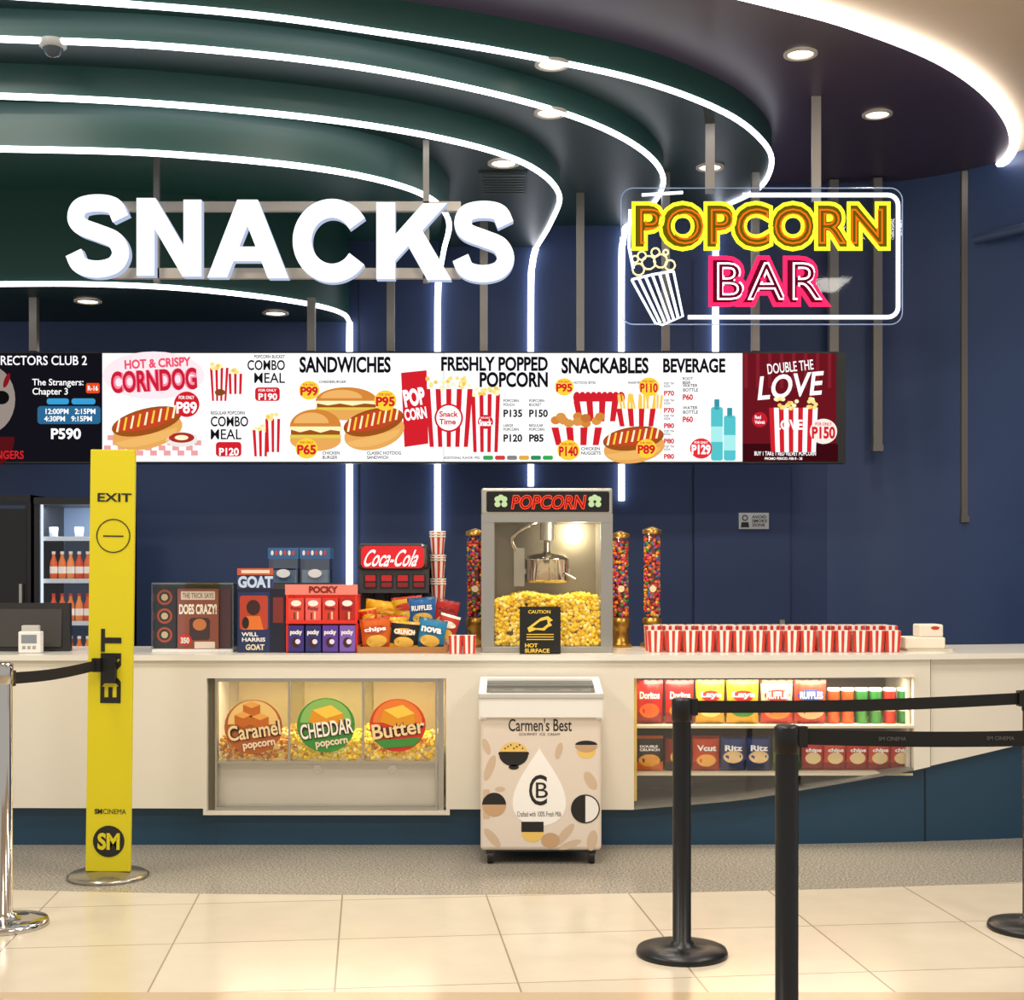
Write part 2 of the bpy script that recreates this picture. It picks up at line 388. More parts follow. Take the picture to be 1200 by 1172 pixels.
bucket(552,452,586,530,.08,7,5,10); bucket(498,442,554,524,.1,9,8,14,True,'Snack\nTime'); badge(569,495,9,'Snack',RED,W,26)
for x,y,t,n in ((590,468,'P135','POPCORN\nPOUCH'),(620,468,'P150','POPCORN\nBUCKET'),(590,497,'P120','LARGE\nPOPCORN'),(620,497,'P85','REGULAR\nPOPCORN')):
    b.T(n,x,y,x+18,y+8,DK,3); b.T(t,x,y+12,x+(22 if len(t)>3 else 17),y+21,DK,3,.035)
b.T('ADDITIONAL FLAVOR +P20',520,535,562,538,DK,3)
for i,c in enumerate(('#40a860','#d84040','#888888','#e8b040','#309060','#38b050')): b.RR(566+i*14,534,578+i*14,539,2,em(c,1),3)
b.T('SNACKABLES',658,419,760,438,DK,3,.035)
def tray(x0,y0,x1,y1,l=5,kind='n'):
    w=x1-x0; h=y1-y0
    if kind=='n':
        for i in range(12): b.E(x0+4+random.random()*(w-8),y0+h*.3*random.random()+2,6,5,random.choice((GOLD,em('#c87838',1),em('#e0984a',1))),l+i*.1,n=10)
    if kind=='f':
        for i in range(16):
            x=x0+3+(w-6)*i/15; t=random.uniform(-5,5); b.Pg([(x,y0+h*.6),(x+2.5,y0+h*.6),(x+2.5+t,y0-4+random.random()*5),(x+t,y0-4+random.random()*3)],em('#f6c850',1.1),l+i*.1)
    if kind=='c':
        for i in range(9): b.E(x0+4+(w-8)*i/8,y0+h*.3,4.5,7,RED,l+i*.1,n=10)
    for i in range(8):
        a0=x0+w*i/8;a1=x0+w*(i+1)/8;q0=x0+w*.08+w*.84*i/8;q1=x0+w*.08+w*.84*(i+1)/8
        b.Pg([(a0,y0+h*.42),(a1,y0+h*.42),(q1,y1),(q0,y1)],RED if i%2==0 else W,l+2)
tray(672,454,732,494,4,'c'); tray(722,464,775,500,6,'f'); tray(646,486,714,522,9,'n'); hotdog(742,516,72,36,8,14)
badge(661,454,11,'P95'); badge(760,454,12,'P110'); badge(666,528,13,'P140'); badge(757,526,12,'P89')
b.T('HOTDOG BITES',672,447,698,450,DK,3); b.T('SHAKER FRIES',736,447,752,450,DK,3); b.T('CHICKEN\nNUGGETS',681,524,704,533,DK,3)
b.T('BEVERAGE',777,420,850,437,DK,3,.035)
for i,y in enumerate((456,476,494,512,530)): b.T('P70' if i<2 else 'P80',778,y+2,790,y+8,RED,3,.04); b.T('ICED TEA\nSODA',778,y-8,790,y-2,DK,3)
for y in (462,488): b.T('P60',800,y,812,y+7,RED,3,.04); b.T('WATER\nBOTTLE',800,y-12,818,y-3,DK,3)
b.T('ROOT\nBEER',800,442,812,450,DK,3)
for x0,x1,y0 in ((833,847,468),(848,862,478)):
    b.RR(x0,y0+9,x1,540,3,em('#58c8d0',1.0),4); b.RR(x0+4,y0,x1-4,y0+12,1,em('#3898a8',1),4); b.R(x0,y0+32,x1,y0+50,em('#a8e8e8',1.1),5)
badge(821,526,13,'P129',em('#e03038',1.1),W)
# double the love
for i in range(8): b.R(872+i*14,414,876+i*14,455,em('#8a2430',.9),2)
b.R(870,520,982,541,em('#3c0b12',1),2)
b.T('DOUBLE THE',899,424,953,436,W,5,.01,rot=6); b.T('LOVE',889,438,964,466,W,5,.02,shear=.2,rot=5)
bucket(901,466,958,530,.04,10,6,12); b.T('LOVE',908,492,940,504,W,12,.03)
badge(964,506,16,'P150',em('#f8e8e0',1.1),RED); b.E(890,492,9,9,em('#c82030',1),8); b.T('Red\nVelvet',884,487,896,497,W,9)
b.T('BUY 1 TAKE 1 RED VELVET POPCORN',884,529,956,534,W,4); b.T('PROMO PERIOD: FEB 8 - 28',896,536,940,539,W,4)
b.build()
b=Bd('menu_board_hanger'); HYY=10.05
for x,zt in ((40,3.5),(365,3.5),(458,4.15),(567,4.1),(680,4.27),(780,4.42),(885,4.42)):
    b.box(px(x,HYY)-.028,px(x,HYY)+.028,10.02,10.08,pz(412,HYY),zt,ALU)
b.build()

# ---------------------------------------------------------------- SNACKS SIGN
D=8.15; b=Bd('snacks_sign',D); SW=em('#ffffff',1.5); SS=em('#c4d2f0',.85); dep=.07
def ext(pts):
    n=len(pts); fr=[(px(x,D),D,pz(y,D)) for x,y in pts]; bk=[(x,y+dep,z) for x,y,z in fr]
    b.add(fr,[list(range(n))],SW); b.add(fr+bk,[(i,(i+1)%n,n+(i+1)%n,n+i) for i in range(n)],SS)
def ribbon(path,w):
    P=catmull([(x,y,0) for x,y in path],8); Lp=[];Rp=[]
    for i,p in enumerate(P):
        d=(P[min(i+1,len(P)-1)]-P[max(i-1,0)]).normalized(); nrm=Vector((-d.y,d.x,0))
        Lp.append(p+nrm*w/2); Rp.append(p-nrm*w/2)
    n=len(P); fr=[(px(q.x,D),D,pz(q.y,D)) for q in Lp+Rp]; bk=[(x,y+dep,z) for x,y,z in fr]
    b.add(fr,[(i,i+1,n+i+1,n+i) for i in range(n-1)],SW)
    fs=[(i,i+1,2*n+i+1,2*n+i) for i in range(n-1)]+[(n+i,n+i+1,3*n+i+1,3*n+i) for i in range(n-1)]+[(0,n,3*n,2*n),(n-1,2*n-1,4*n-1,3*n-1)]
    b.add(fr+bk,fs,SS)
def Sg(x0,x1,y0=228,y1=329,w=20):
    base=[(141,258),(133,243),(114,239),(94,243),(88,256),(94,267),(114,275),(134,284),(141,300),(133,314),(113,319),(93,314),(85,299)]
    ribbon([(x0+(x-76)/76*(x1-x0),y0+(y-228)/102*(y1-y0)) for x,y in base],w)
Sg(77,152,227,326); Sg(531,603,235,331)
ext([(160,232),(181,232),(181,323),(160,323)]); ext([(215,234),(236,234),(236,324),(215,324)]); ext([(160,232),(182,232),(236,324),(214,324)])
ext([(278,234),(302,234),(266,325),(243,325)]); ext([(278,234),(302,234),(338,326),(314,326)]); ext([(263,289),(318,289),(318,306),(263,306)])
C=[(389+35*math.cos(math.radians(a)),282-38*math.sin(math.radians(a))) for a in range(32,330,14)]; ribbon(C,22)
ext([(441,237),(463,237),(463,327),(441,327)]); ext([(496,238),(524,238),(463,305),(463,275)]); ext([(474,280),(490,262),(529,328),(501,328)])
b.pbox(130,236,540,247,D+.1,.04,mat('#a39c90',.45,.4)); b.pbox(130,314,540,326,D+.1,.04,mat('#a39c90',.45,.4))
for x,zt in ((178,4.15),(498,4.1)): b.box(px(x,D)-.018,px(x,D)+.018,D+.1,D+.13,pz(327,D),zt,ALU)
b.build()

# ---------------------------------------------------------------- POPCORN BAR neon
D=8.9; b=Bd('popcorn_bar_neon_sign',D)
NY=em('#ecf22a',2.0); NO=em('#e06a18',1.3); NP=em('#ff2050',2.3); NW=em('#eef4ff',2.2)
ac=glass('#e2e8f4',.015)
b.RR(728,220,1058,380,16,ac,-8)
def ptube(P,r,m,l=8,closed=False,n=6): b.tube([(px(x,D),D-l*b.dl,pz(y,D)) for x,y in P],r,m,n,closed)
edge=[]
for cx,cy,a in ((1044,234,-90),(1044,366,0),(742,366,90),(742,234,180)):
    for i in range(6):
        t=math.radians(a+90*i/5); edge.append((cx+14*math.cos(t),cy+14*math.sin(t)))
ptube(edge,.004,mat('#8fa4c8',.2,0,.15),-8,True)
bd=[(870,229),(950,229),(1040,229)]+[(1040+12*math.sin(math.radians(a)),241-12*math.cos(math.radians(a))) for a in range(15,91,15)]+[(1052,300),(1052,360)]+[(1040+12*math.cos(math.radians(a)),360+12*math.sin(math.radians(a))) for a in range(15,91,15)]+[(950,372),(806,372)]
ptube(bd,.014,NW); ptube([(738,246),(737,290),(742,315)],.01,NW); ptube([(752,229),(800,226)],.01,NW)
b.T('POPCORN',742,238,1041,293,em('#8c7a10',.55),2,.075,space=1.06)
b.T('POPCORN',740,236,1043,295,NY,10,.07,0,True,.036,space=1.06); b.T('POPCORN',750,245,1034,287,NO,14,.0,0,True,.02,space=1.15)
b.T('BAR',832,302,972,358,em('#8c1030',.55),2,.07,space=1.06)
b.T('BAR',830,300,974,360,NP,10,.07,0,True,.038,space=1.06); b.T('BAR',840,308,965,352,em('#ffe8f4',2.2),14,.0,0,True,.018,space=1.17)
ptube([(740,328),(765,322),(789,318)],.008,NW); ptube([(740,328),(768,379),(776,381),(800,371),(789,318)],.008,NW)
for i in range(1,6):
    u=i/6; ptube([(740+49*u,328-10*u),(768+32*u,380-8*u)],.009,NW)
for cx,cy,r in ((748,316,7),(760,308,8),(774,306,8),(785,311,6),(752,300,5),(768,296,5),(744,304,4),(780,296,3)):
    ptube([(cx+r*math.cos(t/10*2*math.pi),cy+r*math.sin(t/10*2*math.pi)) for t in range(10)],.006,em('#fff0a8',1.6),6,True,5)
for x in (833,958): b.box(px(x,D)-.03,px(x,D)+.03,D+.03,D+.05,pz(225 if x<900 else 235,D),4.42 if x<900 else 4.6,mat('#a9a39a',.45,.5))
b.build()

# ---------------------------------------------------------------- COUNTER
CR=mat('#eae3d2',.3,noise=.02,nscale=2); BLUE=mat('#1b4058',.4); CT=mat('#efeadd',.2)
ZT=1.04
def yf(X): return 7.4+.05*max(0,X-.9)**2
def zb(X):
    # lower edge of the cream front sweeps up to the right
    t=[(-6,.20),(-2.8,.21),(.66,.20),(1.25,.25),(2.2,.40),(2.8,.52),(3.8,.72)]
    for (a,za),(c,zc) in zip(t,t[1:]):
        if a<=X<=c: return za+(zc-za)*(X-a)/(c-a)
    return t[-1][1]
b=Bd('snack_counter')
def front(x0,x1,z0,z1,m,off=0,th=.05):
    n=max(1,int((x1-x0)/.15)); g=lambda q,X: q(X) if callable(q) else q
    for i in range(n):
        a=x0+(x1-x0)*i/n;c=x0+(x1-x0)*(i+1)/n
        za,zc,ta,tc_=g(z0,a),g(z0,c),g(z1,a),g(z1,c)
        ya,yc=yf(a)+off,yf(c)+off
        vs=[(a,ya,za),(c,yc,zc),(c,yc,tc_),(a,ya,ta),(a,ya+th,za),(c,yc+th,zc),(c,yc+th,tc_),(a,ya+th,ta)]
        b.add(vs,[(0,1,2,3),(4,5,6,7),(0,1,5,4),(3,2,6,7)]+([(0,4,7,3)] if i==0 else [])+([(1,5,6,2)] if i==n-1 else []),m)
d1=(px(238,7.4),px(527,7.4)); d2=(px(743,7.4),px(1073,7.45)); zd=pz(795,7.4)
front(-5.2,d1[0],zb,ZT-.03,CR); front(d1[0],d1[1],zd,ZT-.03,CR); front(d1[1],d2[0],zb,ZT-.03,CR); front(d2[0],d2[1],zd,ZT-.03,CR); front(d2[1],px(1090,7.5),zb,ZT-.03,CR)
front(px(1092,7.5),3.7,zb,ZT-.03,CR,off=.02)
front(-5.2,3.7,ZT-.03,ZT,CT,-.02,.86)
# plinth
front(-5.2,3.7,0.0,lambda X: zb(X)-.005,BLUE,.05,.04)
b.box(-5.2,d1[0]-.02,7.5,8.2,.02,ZT-.04,CR); b.box(d1[1]+.02,d2[0]-.02,7.5,8.2,.02,ZT-.04,CR); b.box(d2[1]+.02,3.7,7.95,8.2,.02,ZT-.04,CR)
b.box(px(1087,7.5)-.003,px(1087,7.5)+.003,yf(2.28)+.046,yf(2.28)+.06,0,.4,BK)
# --- popcorn display bay
x0,x1=d1; gz0=pz(951,7.4); sh=pz(893,7.4)
b.box(x0,x1,7.98,8.0,gz0,zd,mat('#b5a988',.4)); b.box(x0,x1,7.4,8.0,gz0-.02,gz0,CR); b.box(x0,x0+.02,7.4,8.0,gz0,zd,CR); b.box(x1-.02,x1,7.4,8.0,gz0,zd,CR)
b.box(x0,x1,7.45,8.0,zd,zd+.01,CR)
fx0,fx1=px(252,7.4),px(513,7.4)
b.box(x0+.02,fx0,7.44,7.5,gz0,zd-.0,mat('#6c6450',.4)); b.box(fx1,fx1+.03,7.44,7.5,gz0,zd,STEEL)
b.box(fx0,fx1,7.43,7.98,sh-.012,sh,STEEL)
b.box(fx0,fx1,7.47,7.48,gz0,sh-.012,mat('#d4cdbb',.3,.3))
for xx in (372,460): b.cyl((px(xx,7.46),7.466,sh-.05),(px(xx,7.46),7.472,sh-.05),.025,.025,CHROME,14)
b.box(fx0+.02,fx1-.02,7.95,7.97,sh,zd-.04,mat('#a8986a',.5))
b.box(fx0,fx1,7.42,7.43,gz0,gz0+.02,STEEL); b.box(fx0,fx1,7.42,7.43,zd-.02,zd,STEEL)
for x in (252,338,425,511):
    b.box(px(x,7.4)-.006,px(x,7.4)+.006,7.425,7.44,sh if x in (338,425) else gz0,zd,STEEL)
for x in (338,425): b.box(px(x,7.4)-.003,px(x,7.4)+.003,7.44,7.95,sh,zd,glass('#f0f0e8',.15))
b.add([(fx0,7.435,gz0),(fx1,7.435,gz0),(fx1,7.435,zd),(fx0,7.435,zd)],[(0,1,2,3)],GL)
b.D=7.42
for cx,cy,ro,c1,c2,t1 in ((297,852,34,'#b0602c','#f2c878','Caramel'),(382,850,34,'#3f8f3a','#8fc060','CHEDDAR'),(466,850,33,'#d83a24','#f08030','Butter')):
    b.E(cx,cy,ro,ro-2,mat(c1,.4),1); b.E(cx,cy-3,ro-4,ro-6,mat(c2,.4),2,0,180)
    Yb=mat('#ffd04a',.4); Yd=mat('#e89a20',.4)
    if t1=='Caramel':
        for ox,oy in ((-14,0),(6,2),(-4,-12)): 
            b.Pg([(cx+ox-8,cy+oy-14),(cx+ox+2,cy+oy-18),(cx+ox+12,cy+oy-14),(cx+ox+12,cy+oy-4),(cx+ox+2,cy+oy+1),(cx+ox-8,cy+oy-4)],mat('#c86a20',.4),3); b.Pg([(cx+ox-8,cy+oy-14),(cx+ox+2,cy+oy-18),(cx+ox+12,cy+oy-14),(cx+ox+2,cy+oy-10)],mat('#f0a850',.4),4)
    else:
        b.Pg([(cx-20,cy-4),(cx-16,cy-18),(cx+6,cy-24),(cx+20,cy-14),(cx+20,cy-2),(cx,cy+3)],Yd,3); b.Pg([(cx-16,cy-18),(cx+6,cy-24),(cx+20,cy-14),(cx,cy-8)],Yb,4)
    b.T(t1,cx-30,cy-4,cx+32,cy+14,mat('#3a1408',.4),5,.08,rot=8); b.T(t1,cx-30,cy-5,cx+32,cy+13,mat('#f8d8a0' if t1!='CHEDDAR' else '#fff6e0',.4),6,.02,rot=8)
    if t1!='Butter': b.T('popcorn',cx-12,cy+17,cx+26,cy+26,mat('#f8e0c0',.4),6,.03,rot=8)
    else: b.Pg([(cx-28,cy+18),(cx+28,cy+14),(cx+20,cy+24),(cx-16,cy+27)],mat('#3f8f3a',.4),5)
# --- right display bay
x0,x1=d2
b.box(x0,x1,7.98,8.0,.2,zd,mat('#6a5842',.5)); b.box(x0,x0+.02,7.45,8.0,.24,zd,mat('#d8b850',.4)); b.box(x1-.02,x1,7.55,7.98,zb(x1)+.01,zd,CR)
b.box(x0,x1,7.46,8.0,zd,zd+.01,CR)
s1=pz(850,7.5); s2=pz(906,7.5)
b.box(x0,x1,7.48,7.98,s1-.014,s1,mat('#d8cfb4',.3)); b.box(x0,x1,7.5,7.98,s2-.014,s2,mat('#d8cfb4',.3))
vs=[];n=12
for i in range(n+1):
    X=x0+(x1-x0)*i/n; vs+=[(X,yf(X)+.0,zb(X)),(X,yf(X)+.0,zb(X)+.012),(X,7.98,zb(X)+.012)]
fs=[]
for i in range(n): fs+=[(3*i,3*i+3,3*i+4,3*i+1),(3*i+1,3*i+4,3*i+5,3*i+2)]
b.add(vs,fs,mat('#8a8880',.3,.5))
vs=[]
for i in range(n+1):
    X=x0+(x1-x0)*i/n; vs+=[(X,yf(X)+.005,zb(X)),(X,yf(X)+.005,zd)]
b.add(vs,[(2*i,2*i+2,2*i+3,2*i+1) for i in range(n)],GL)
b.build()
alight('display_light',((d1[0]+d1[1])/2,7.6,zd-.01),1.2,11,(1,.9,.66),sy=.2)
alight('display_light',((d2[0]+d2[1])/2,7.53,zd-.01),1.4,10,(1,.88,.66),sy=.1)
# popcorn heaps
PC=[mat('#f7d21c',.7,0,.06),mat('#fbe040',.7,0,.06),mat('#edbf10',.7,0,.06),mat('#fff09a',.7,0,.06)]
PC2=[mat('#e09020',.6),mat('#eea838',.6),mat('#c87818',.6)]
b=Bd('popcorn_display_heap')
for i in range(1500):
    x=random.uniform(fx0+.02,fx1-.02); y=random.uniform(7.455,7.8)
    h=.10+.02*math.sin(x*14)+.12*(y-7.45)
    if i<800: y=random.uniform(7.455,7.49); z=sh+.012+random.random()*h
    else: z=sh+h*random.uniform(.75,1)
    q=(x-fx0)/(fx1-fx0)
    b.blob((x,y,z),random.uniform(.009,.014),random.choice(PC2 if (q<.33 and random.random()<.7) or random.random()<.08 else PC))
b.build()
# ---- bags
def bag(b,cx,cz,w,h,Y,c,c2=None,lab=None,t=.035,rot=0,txt=None,tc='#ffffff',tilt=0):
    nx,ny=10,12; m1=mat(c,.3,0.15); m2=mat(c2,.3) if c2 else m1
    R=Matrix.Translation((cx,Y,cz))@Matrix.Rotation(math.radians(rot),4,'Y')@Matrix.Rotation(math.radians(tilt),4,'X')
    old=b.M; b.M=R
    def f(u,v): return t*(max(0,math.sin(math.pi*u))**.55)*(max(0,math.sin(math.pi*v))**.45)+.003*math.sin(u*23+v*5)
    for sgn in (-1,1):
        vs=[((u/nx-.5)*w*(1-.05*math.sin(math.pi*v/ny)),sgn*f(u/nx,v/ny),(v/ny-.5)*h) for v in range(ny+1) for u in range(nx+1)]
        for band in (0,1):
            fs=[(v*(nx+1)+u,v*(nx+1)+u+1,(v+1)*(nx+1)+u+1,(v+1)*(nx+1)+u) for v in range(ny) for u in range(nx) if (v in (0,1,2,ny-1))==bool(band)]
            b.add(vs,fs,m2 if band else m1,True)
    if lab:
        for k,(ox,oz,rx,rz,lc) in enumerate(lab):
            n=20; vs=[]
            for q in range(n+1):
                r=0 if q==n else 1; a=2*math.pi*q/n
                x=ox*w+rx*w*math.cos(a)*r; z=oz*h+rz*h*math.sin(a)*r
                vs.append((x,-f(x/w+.5,z/h+.5)-.004-.001*k,z))
            b.add(vs,[(i,(i+1)%n,n) for i in range(n)],mat(lc,.35),True)
    if txt:
        vs,fs=text_mesh(txt,.04,False,0,1.0)
        a0=min(v.x for v in vs);a1=max(v.x for v in vs);b0=min(v.y for v in vs);b1=max(v.y for v in vs)
        b.add([(((v.x-a0)/(a1-a0)-.5)*w*.7,-t-.008,((v.y-b0)/(b1-b0)-.5)*h*.17+h*.16) for v in vs],fs,mat(tc,.4))
    b.M=old
YT=7.58
b=Bd('chip_bag_display')
top=[(744,777,'#c4201c','#8c1414',[(0,-.2,.35,.17,'#e86a20')],'Doritos','#ffffff'),(779,813,'#b81c18','#8c1414',[(0,-.2,.35,.17,'#e8a020')],'Doritos','#ffffff'),
 (815,849,'#e8b820','#c89818',[(0,.14,.32,.13,'#c82018'),(0,-.22,.35,.13,'#f6dc80')],'Lays','#ffffff'),(851,889,'#e0a81c','#c89818',[(0,.14,.32,.13,'#c82018'),(0,-.22,.35,.13,'#3a8a30')],'Lays','#ffffff'),
 (891,929,'#d8c0a0','#b83020',[(0,.15,.4,.14,'#b02820'),(0,-.2,.42,.2,'#e88030')],'RUFFLES','#ffffff'),(930,968,'#c8402a','#a82818',[(0,.15,.4,.14,'#2848a0'),(0,-.2,.42,.2,'#e8b080')],'RUFFLES','#ffffff')]
for x0_,x1_,c,c2,lab,t_,tc in top:
    X0,X1=px(x0_,YT),px(x1_,YT); z1=pz(797,YT); z0=s1+.004; bag(b,(X0+X1)/2,(z0+z1)/2,X1-X0,z1-z0,YT,c,c2,lab,.035,0,t_,tc)
bot=[(744,777,'#181414','#d86a18',[(0,-.2,.38,.18,'#e8a030')],'DOUBLE\nCRUNCH'),(779,809,'#8a1818','#181818',[(0,-.1,.3,.2,'#e8c030')],None),(811,843,'#d04818','#a03010',[(0,-.2,.35,.18,'#f0b050')],'Vcut'),(844,873,'#1c3c80','#142858',[(0,-.1,.4,.18,'#e8c890')],'Ritz'),(874,903,'#1c3c80','#142858',[(0,-.1,.4,.18,'#e8c890')],'Ritz'),(905,938,'#4a7a30','#30501c',[(0,0,.35,.2,'#e8d060')],'chips')]
for x0_,x1_,c,c2,lab,t_ in bot:
    X0,X1=px(x0_,YT),px(x1_,YT); z1=pz(862,YT); z0=s2+.004; bag(b,(X0+X1)/2,(z0+z1)/2,X1-X0,z1-z0,YT,c,c2,lab,.03,0,t_)
for i in range(5):
    X0,X1=px(939+i*26,YT+.03),px(965+i*26,YT+.03); z1=pz(868,YT); z0=s2+.004; bag(b,(X0+X1)/2,(z0+z1)/2,X1-X0,z1-z0,YT+.03,('#c82018','#d84828')[i%2],'#8c1414',[(0,-.1,.35,.2,'#f0d8a0')],.025,0,'chips')
for i in range(6):
    X=px(977+i*16.5,YT+.02); c=('#d85a20','#d85a20','#3a8a40','#3a8a40','#c83020','#3a8a40')[i]; z1=pz(806,YT)
    b.lathe((X,YT+.03,s1+.002),[(0.001,0),(.034,0),(.034,z1-s1-.02)],mat(c,.3,.2),20); b.lathe((X,YT+.03,z1-.02),[(.036,0),(.036,.018),(.001,.018)],mat('#e8e0d0',.4),20)
    b.lathe((X,YT+.03,s1+.07),[(.0345,0),(.0345,.05)],mat('#f0e8d0',.4),20)
b.build()

# ---------------------------------------------------------------- FREEZER
D=6.95; b=Bd('ice_cream_freezer',D)
FB=mat('#e6d8c8',.35); FG=mat('#8b8b8a',.35)
X0,X1=px(563,D),px(705,D); Yb_=7.36; zb0=pz(997,D); zt0=pz(838,D)
b.rbox(X0,X1,D,Yb_,zb0,zt0,.02,FB)
# sloped top
zf=pz(812,D); zbk=.925
prof=[(D-.01,zt0-.02),(D-.015,zf-.02),(D+.02,zf),(D+.3,zbk-.01),(Yb_,zbk),(Yb_,zt0-.02)]
n=len(prof)
for xa,xb,mm in ((X0-.008,X0+.03,WHITE),(X1-.03,X1+.008,WHITE)):
    vs=[(xa,y,z) for y,z in prof]+[(xb,y,z) for y,z in prof]
    b.add(vs,[list(range(n)),list(range(n,2*n))]+[(i,(i+1)%n,n+(i+1)%n,n+i) for i in range(n)],mm)
b.box(X0,X1,D-.018,D+.02,zt0-.01,zf-.002,WHITE)
b.rbox(X0-.01,X1+.01,D-.024,D+.0,zf-.03,zf,.008,mat('#c9c6be',.3))
def slope(u,off=0): # u 0..1 from front to back
    y=D+.02+(.28)*u; z=zf+(zbk-.01-zf)*u+off; return y,z
xa,xb=X0+.03,X1-.03
b.add([(xa,*slope(0,.0)),(xb,*slope(0,.0)),(xb,*slope(1,.0)),(xa,*slope(1,.0))],[(0,1,2,3)],glass('#c8ccca',.2))
b.add([(xa,*slope(0,-.05)),(xb,*slope(0,-.05)),(xb,*slope(1,-.09)),(xa,*slope(1,-.09))],[(0,1,2,3)],mat('#8d8674',.5))
for i in range(5):
    for j in range(3):
        xx=xa+.05+i*.12; y,z=slope(.15+j*.3,-.04); b.cyl((xx,y,z-.02),(xx,y,z+.005),.035,.037,mat(('#e8dcc8','#c8a070','#e8c0b0')[(i+j)%3],.5),14)
b.box(xa,xb,D+.29,Yb_-.0,zbk-.03,zbk,WHITE); b.box(xa,xb,slope(.5)[0]-.008,slope(.5)[0]+.008,slope(.5)[1]-.004,slope(.5)[1]+.008,FG)
b.box(xa+.02,xb-.02,D+.0,D+.02,zf-.002,zf+.01,FG)
b.box(X0+.03,X1-.03,D+.03,Yb_-.02,.06,zb0+.02,mat('#2a2a2a',.6))
for xx in (X0+.05,X1-.05):
    for yy in (D+.04,Yb_-.06):
        b.cyl((xx-.015,yy,.034),(xx+.015,yy,.034),.034,.034,BLACK,16); b.box(xx-.022,xx+.022,yy-.02,yy+.02,.05,zb0+.01,mat('#444444',.4,.5))
K=mat('#1a1715',.5); TAN=mat('#c9a27a',.5); YL=mat('#efc768',.5); LT=mat('#d3b99c',.5)
b.dl=.0006
b.T("Carmen's Best",596,842,670,857,K,2,.01); b.T('GOURMET  ICE  CREAM',608,859,656,862,K,2,.0)
b.RR(676,832,695,838,1,K,2); b.T('CARMENS',680,833.5,693,836.5,WHITE,3)
# drop logo
P=[]
for i in range(1,40):
    t=2*math.pi*i/40; P.append((632+44*math.sin(t)*math.sin(t/2)**1.4,922-46*math.cos(t)))
b.Pg([(632,874)]+P,mat('#fdf9f2',.4),1.5)
b.T('C',620,908,641,944,K,3,.0); b.T('B',628,917,642,935,K,4,.0); b.T('Crafted with 100% Fresh Milk',606,951,658,957,K,3,.0)
def half(cx,cy,r,m1,m2,a=0): b.E(cx,cy,r,r,m1,2,a,a+180); b.E(cx,cy,r,r,m2,2,a+180,a+360)
b.E(602,882,16,12,YL,2,0,180); b.E(602,884,17,14,K,3,180,360); b.RR(584,881,620,885,2,K,3.5); b.E(602,899,6,3,K,3)
for i in range(7): b.E(592+i*3.4,877-(i%3)*2,1,1,K,4,n=6)
half(686,948,16,K,WHITE,90); b.ring(686,948,17,1.5,K,3); half(579,943,14,K,TAN,0)
b.E(624,975,13,12,YL,2,180,360); b.R(611,963,637,975,K,3); b.E(687,874,13,8,TAN,2,180,360); b.E(687,873,13,5,K,3,0,180); b.E(687,880,11,9,YL,1.6,180,360)
for cx,cy,rx,ry,rt in ((574,900,5,16,20),(577,982,14,5,50),(662,978,5,16,40),(692,915,6,12,-30),(570,875,4,10,-20),(655,880,4,10,15),(694,985,6,12,10),(586,925,6,3,0),(668,990,14,4,-20)):
    b.E(cx,cy,rx,ry,LT,1.2,rot=rt)
b.E(645,985,11,9,TAN,1.8); b.RR(566,925,574,960,2,LT,1.2)
b.build()

# ---------------------------------------------------------------- STANCHIONS & BELTS
def post(name,X,Y,H,r,m,base_r,belt=None):
    b=Bd(name)
    b.lathe((X,Y,0),[(.001,0),(base_r,0),(base_r,.012),(base_r*.97,.024),(base_r*.6,.034),(base_r*.28,.04),(base_r*.26,.052),(r,.056),(r,H-.09)],m,40)
    b.lathe((X,Y,H-.09),[(r,0),(r*1.1,.004),(r*1.1,.082),(r*.9,.09),(.001,.09)],m,32)
    if belt:
        bm_,x1,y1,zc,hh,txt=belt
        n=12
        vs=[];L_=Vector((x1-X,y1-Y,0))
        for i in range(n+1):
            u=i/n; s_=r*1.05/L_.length; q=s_+(1-2*s_)*u; sag=-.012*math.sin(math.pi*u)
            for dy in (-.0015,.0015):
                vs+=[(X+L_.x*q,Y+L_.y*q+dy,zc-hh/2+sag),(X+L_.x*q,Y+L_.y*q+dy,zc+hh/2+sag)]
        fs=[]
        for i in range(n):
            o=4*i; fs+=[(o,o+4,o+5,o+1),(o+2,o+6,o+7,o+3),(o,o+4,o+6,o+2),(o+1,o+5,o+7,o+3)]
        b.add(vs,fs,bm_)
        for q in (r*1.2/L_.length,1-r*1.2/L_.length):
            c=Vector((X,Y,zc))+L_*q; b.box(c.x-.02,c.x+.02,c.y-.02,c.y+.02,zc-hh/2-.008,zc+hh/2+.008,BLACK)
        if txt:
            for q in txt:
                cx=X+L_.x*q; cy=Y+L_.y*q-.004
                vs_,fs_=text_mesh('SM CINEMA',.02,False,0,1.0); a1=max(v.x for v in vs_)
                sc=.09/a1; b.add([(cx+v.x*sc,cy,zc-.006-.008+v.y*sc) for v in vs_],fs_,mat('#5a5a58',.5))
    return b.build()
BP=mat('#0b0b0d',.35,.1); BELT=mat('#0a0a0b',.7)
S1=(px(799,5.33),5.33); S3=(px(1209,5.7),5.7); S2=(px(922,4.4),4.4); S4=(px(1330,4.45),4.45)
post('belt_stanchion',S1[0],S1[1],1.0,.036,BP,.178,(BELT,S3[0],S3[1],.965,.048,None))
post('belt_stanchion',S3[0],S3[1],1.0,.036,BP,.178)
post('belt_stanchion',S2[0],S2[1],1.0,.037,BP,.178,(BELT,S4[0],S4[1],.963,.05,(.26,.57)))
post('belt_stanchion',S4[0],S4[1],1.0,.037,BP,.178)
XB,YB=px(127,6.67),6.67; SL=(px(6,5.76),5.76)
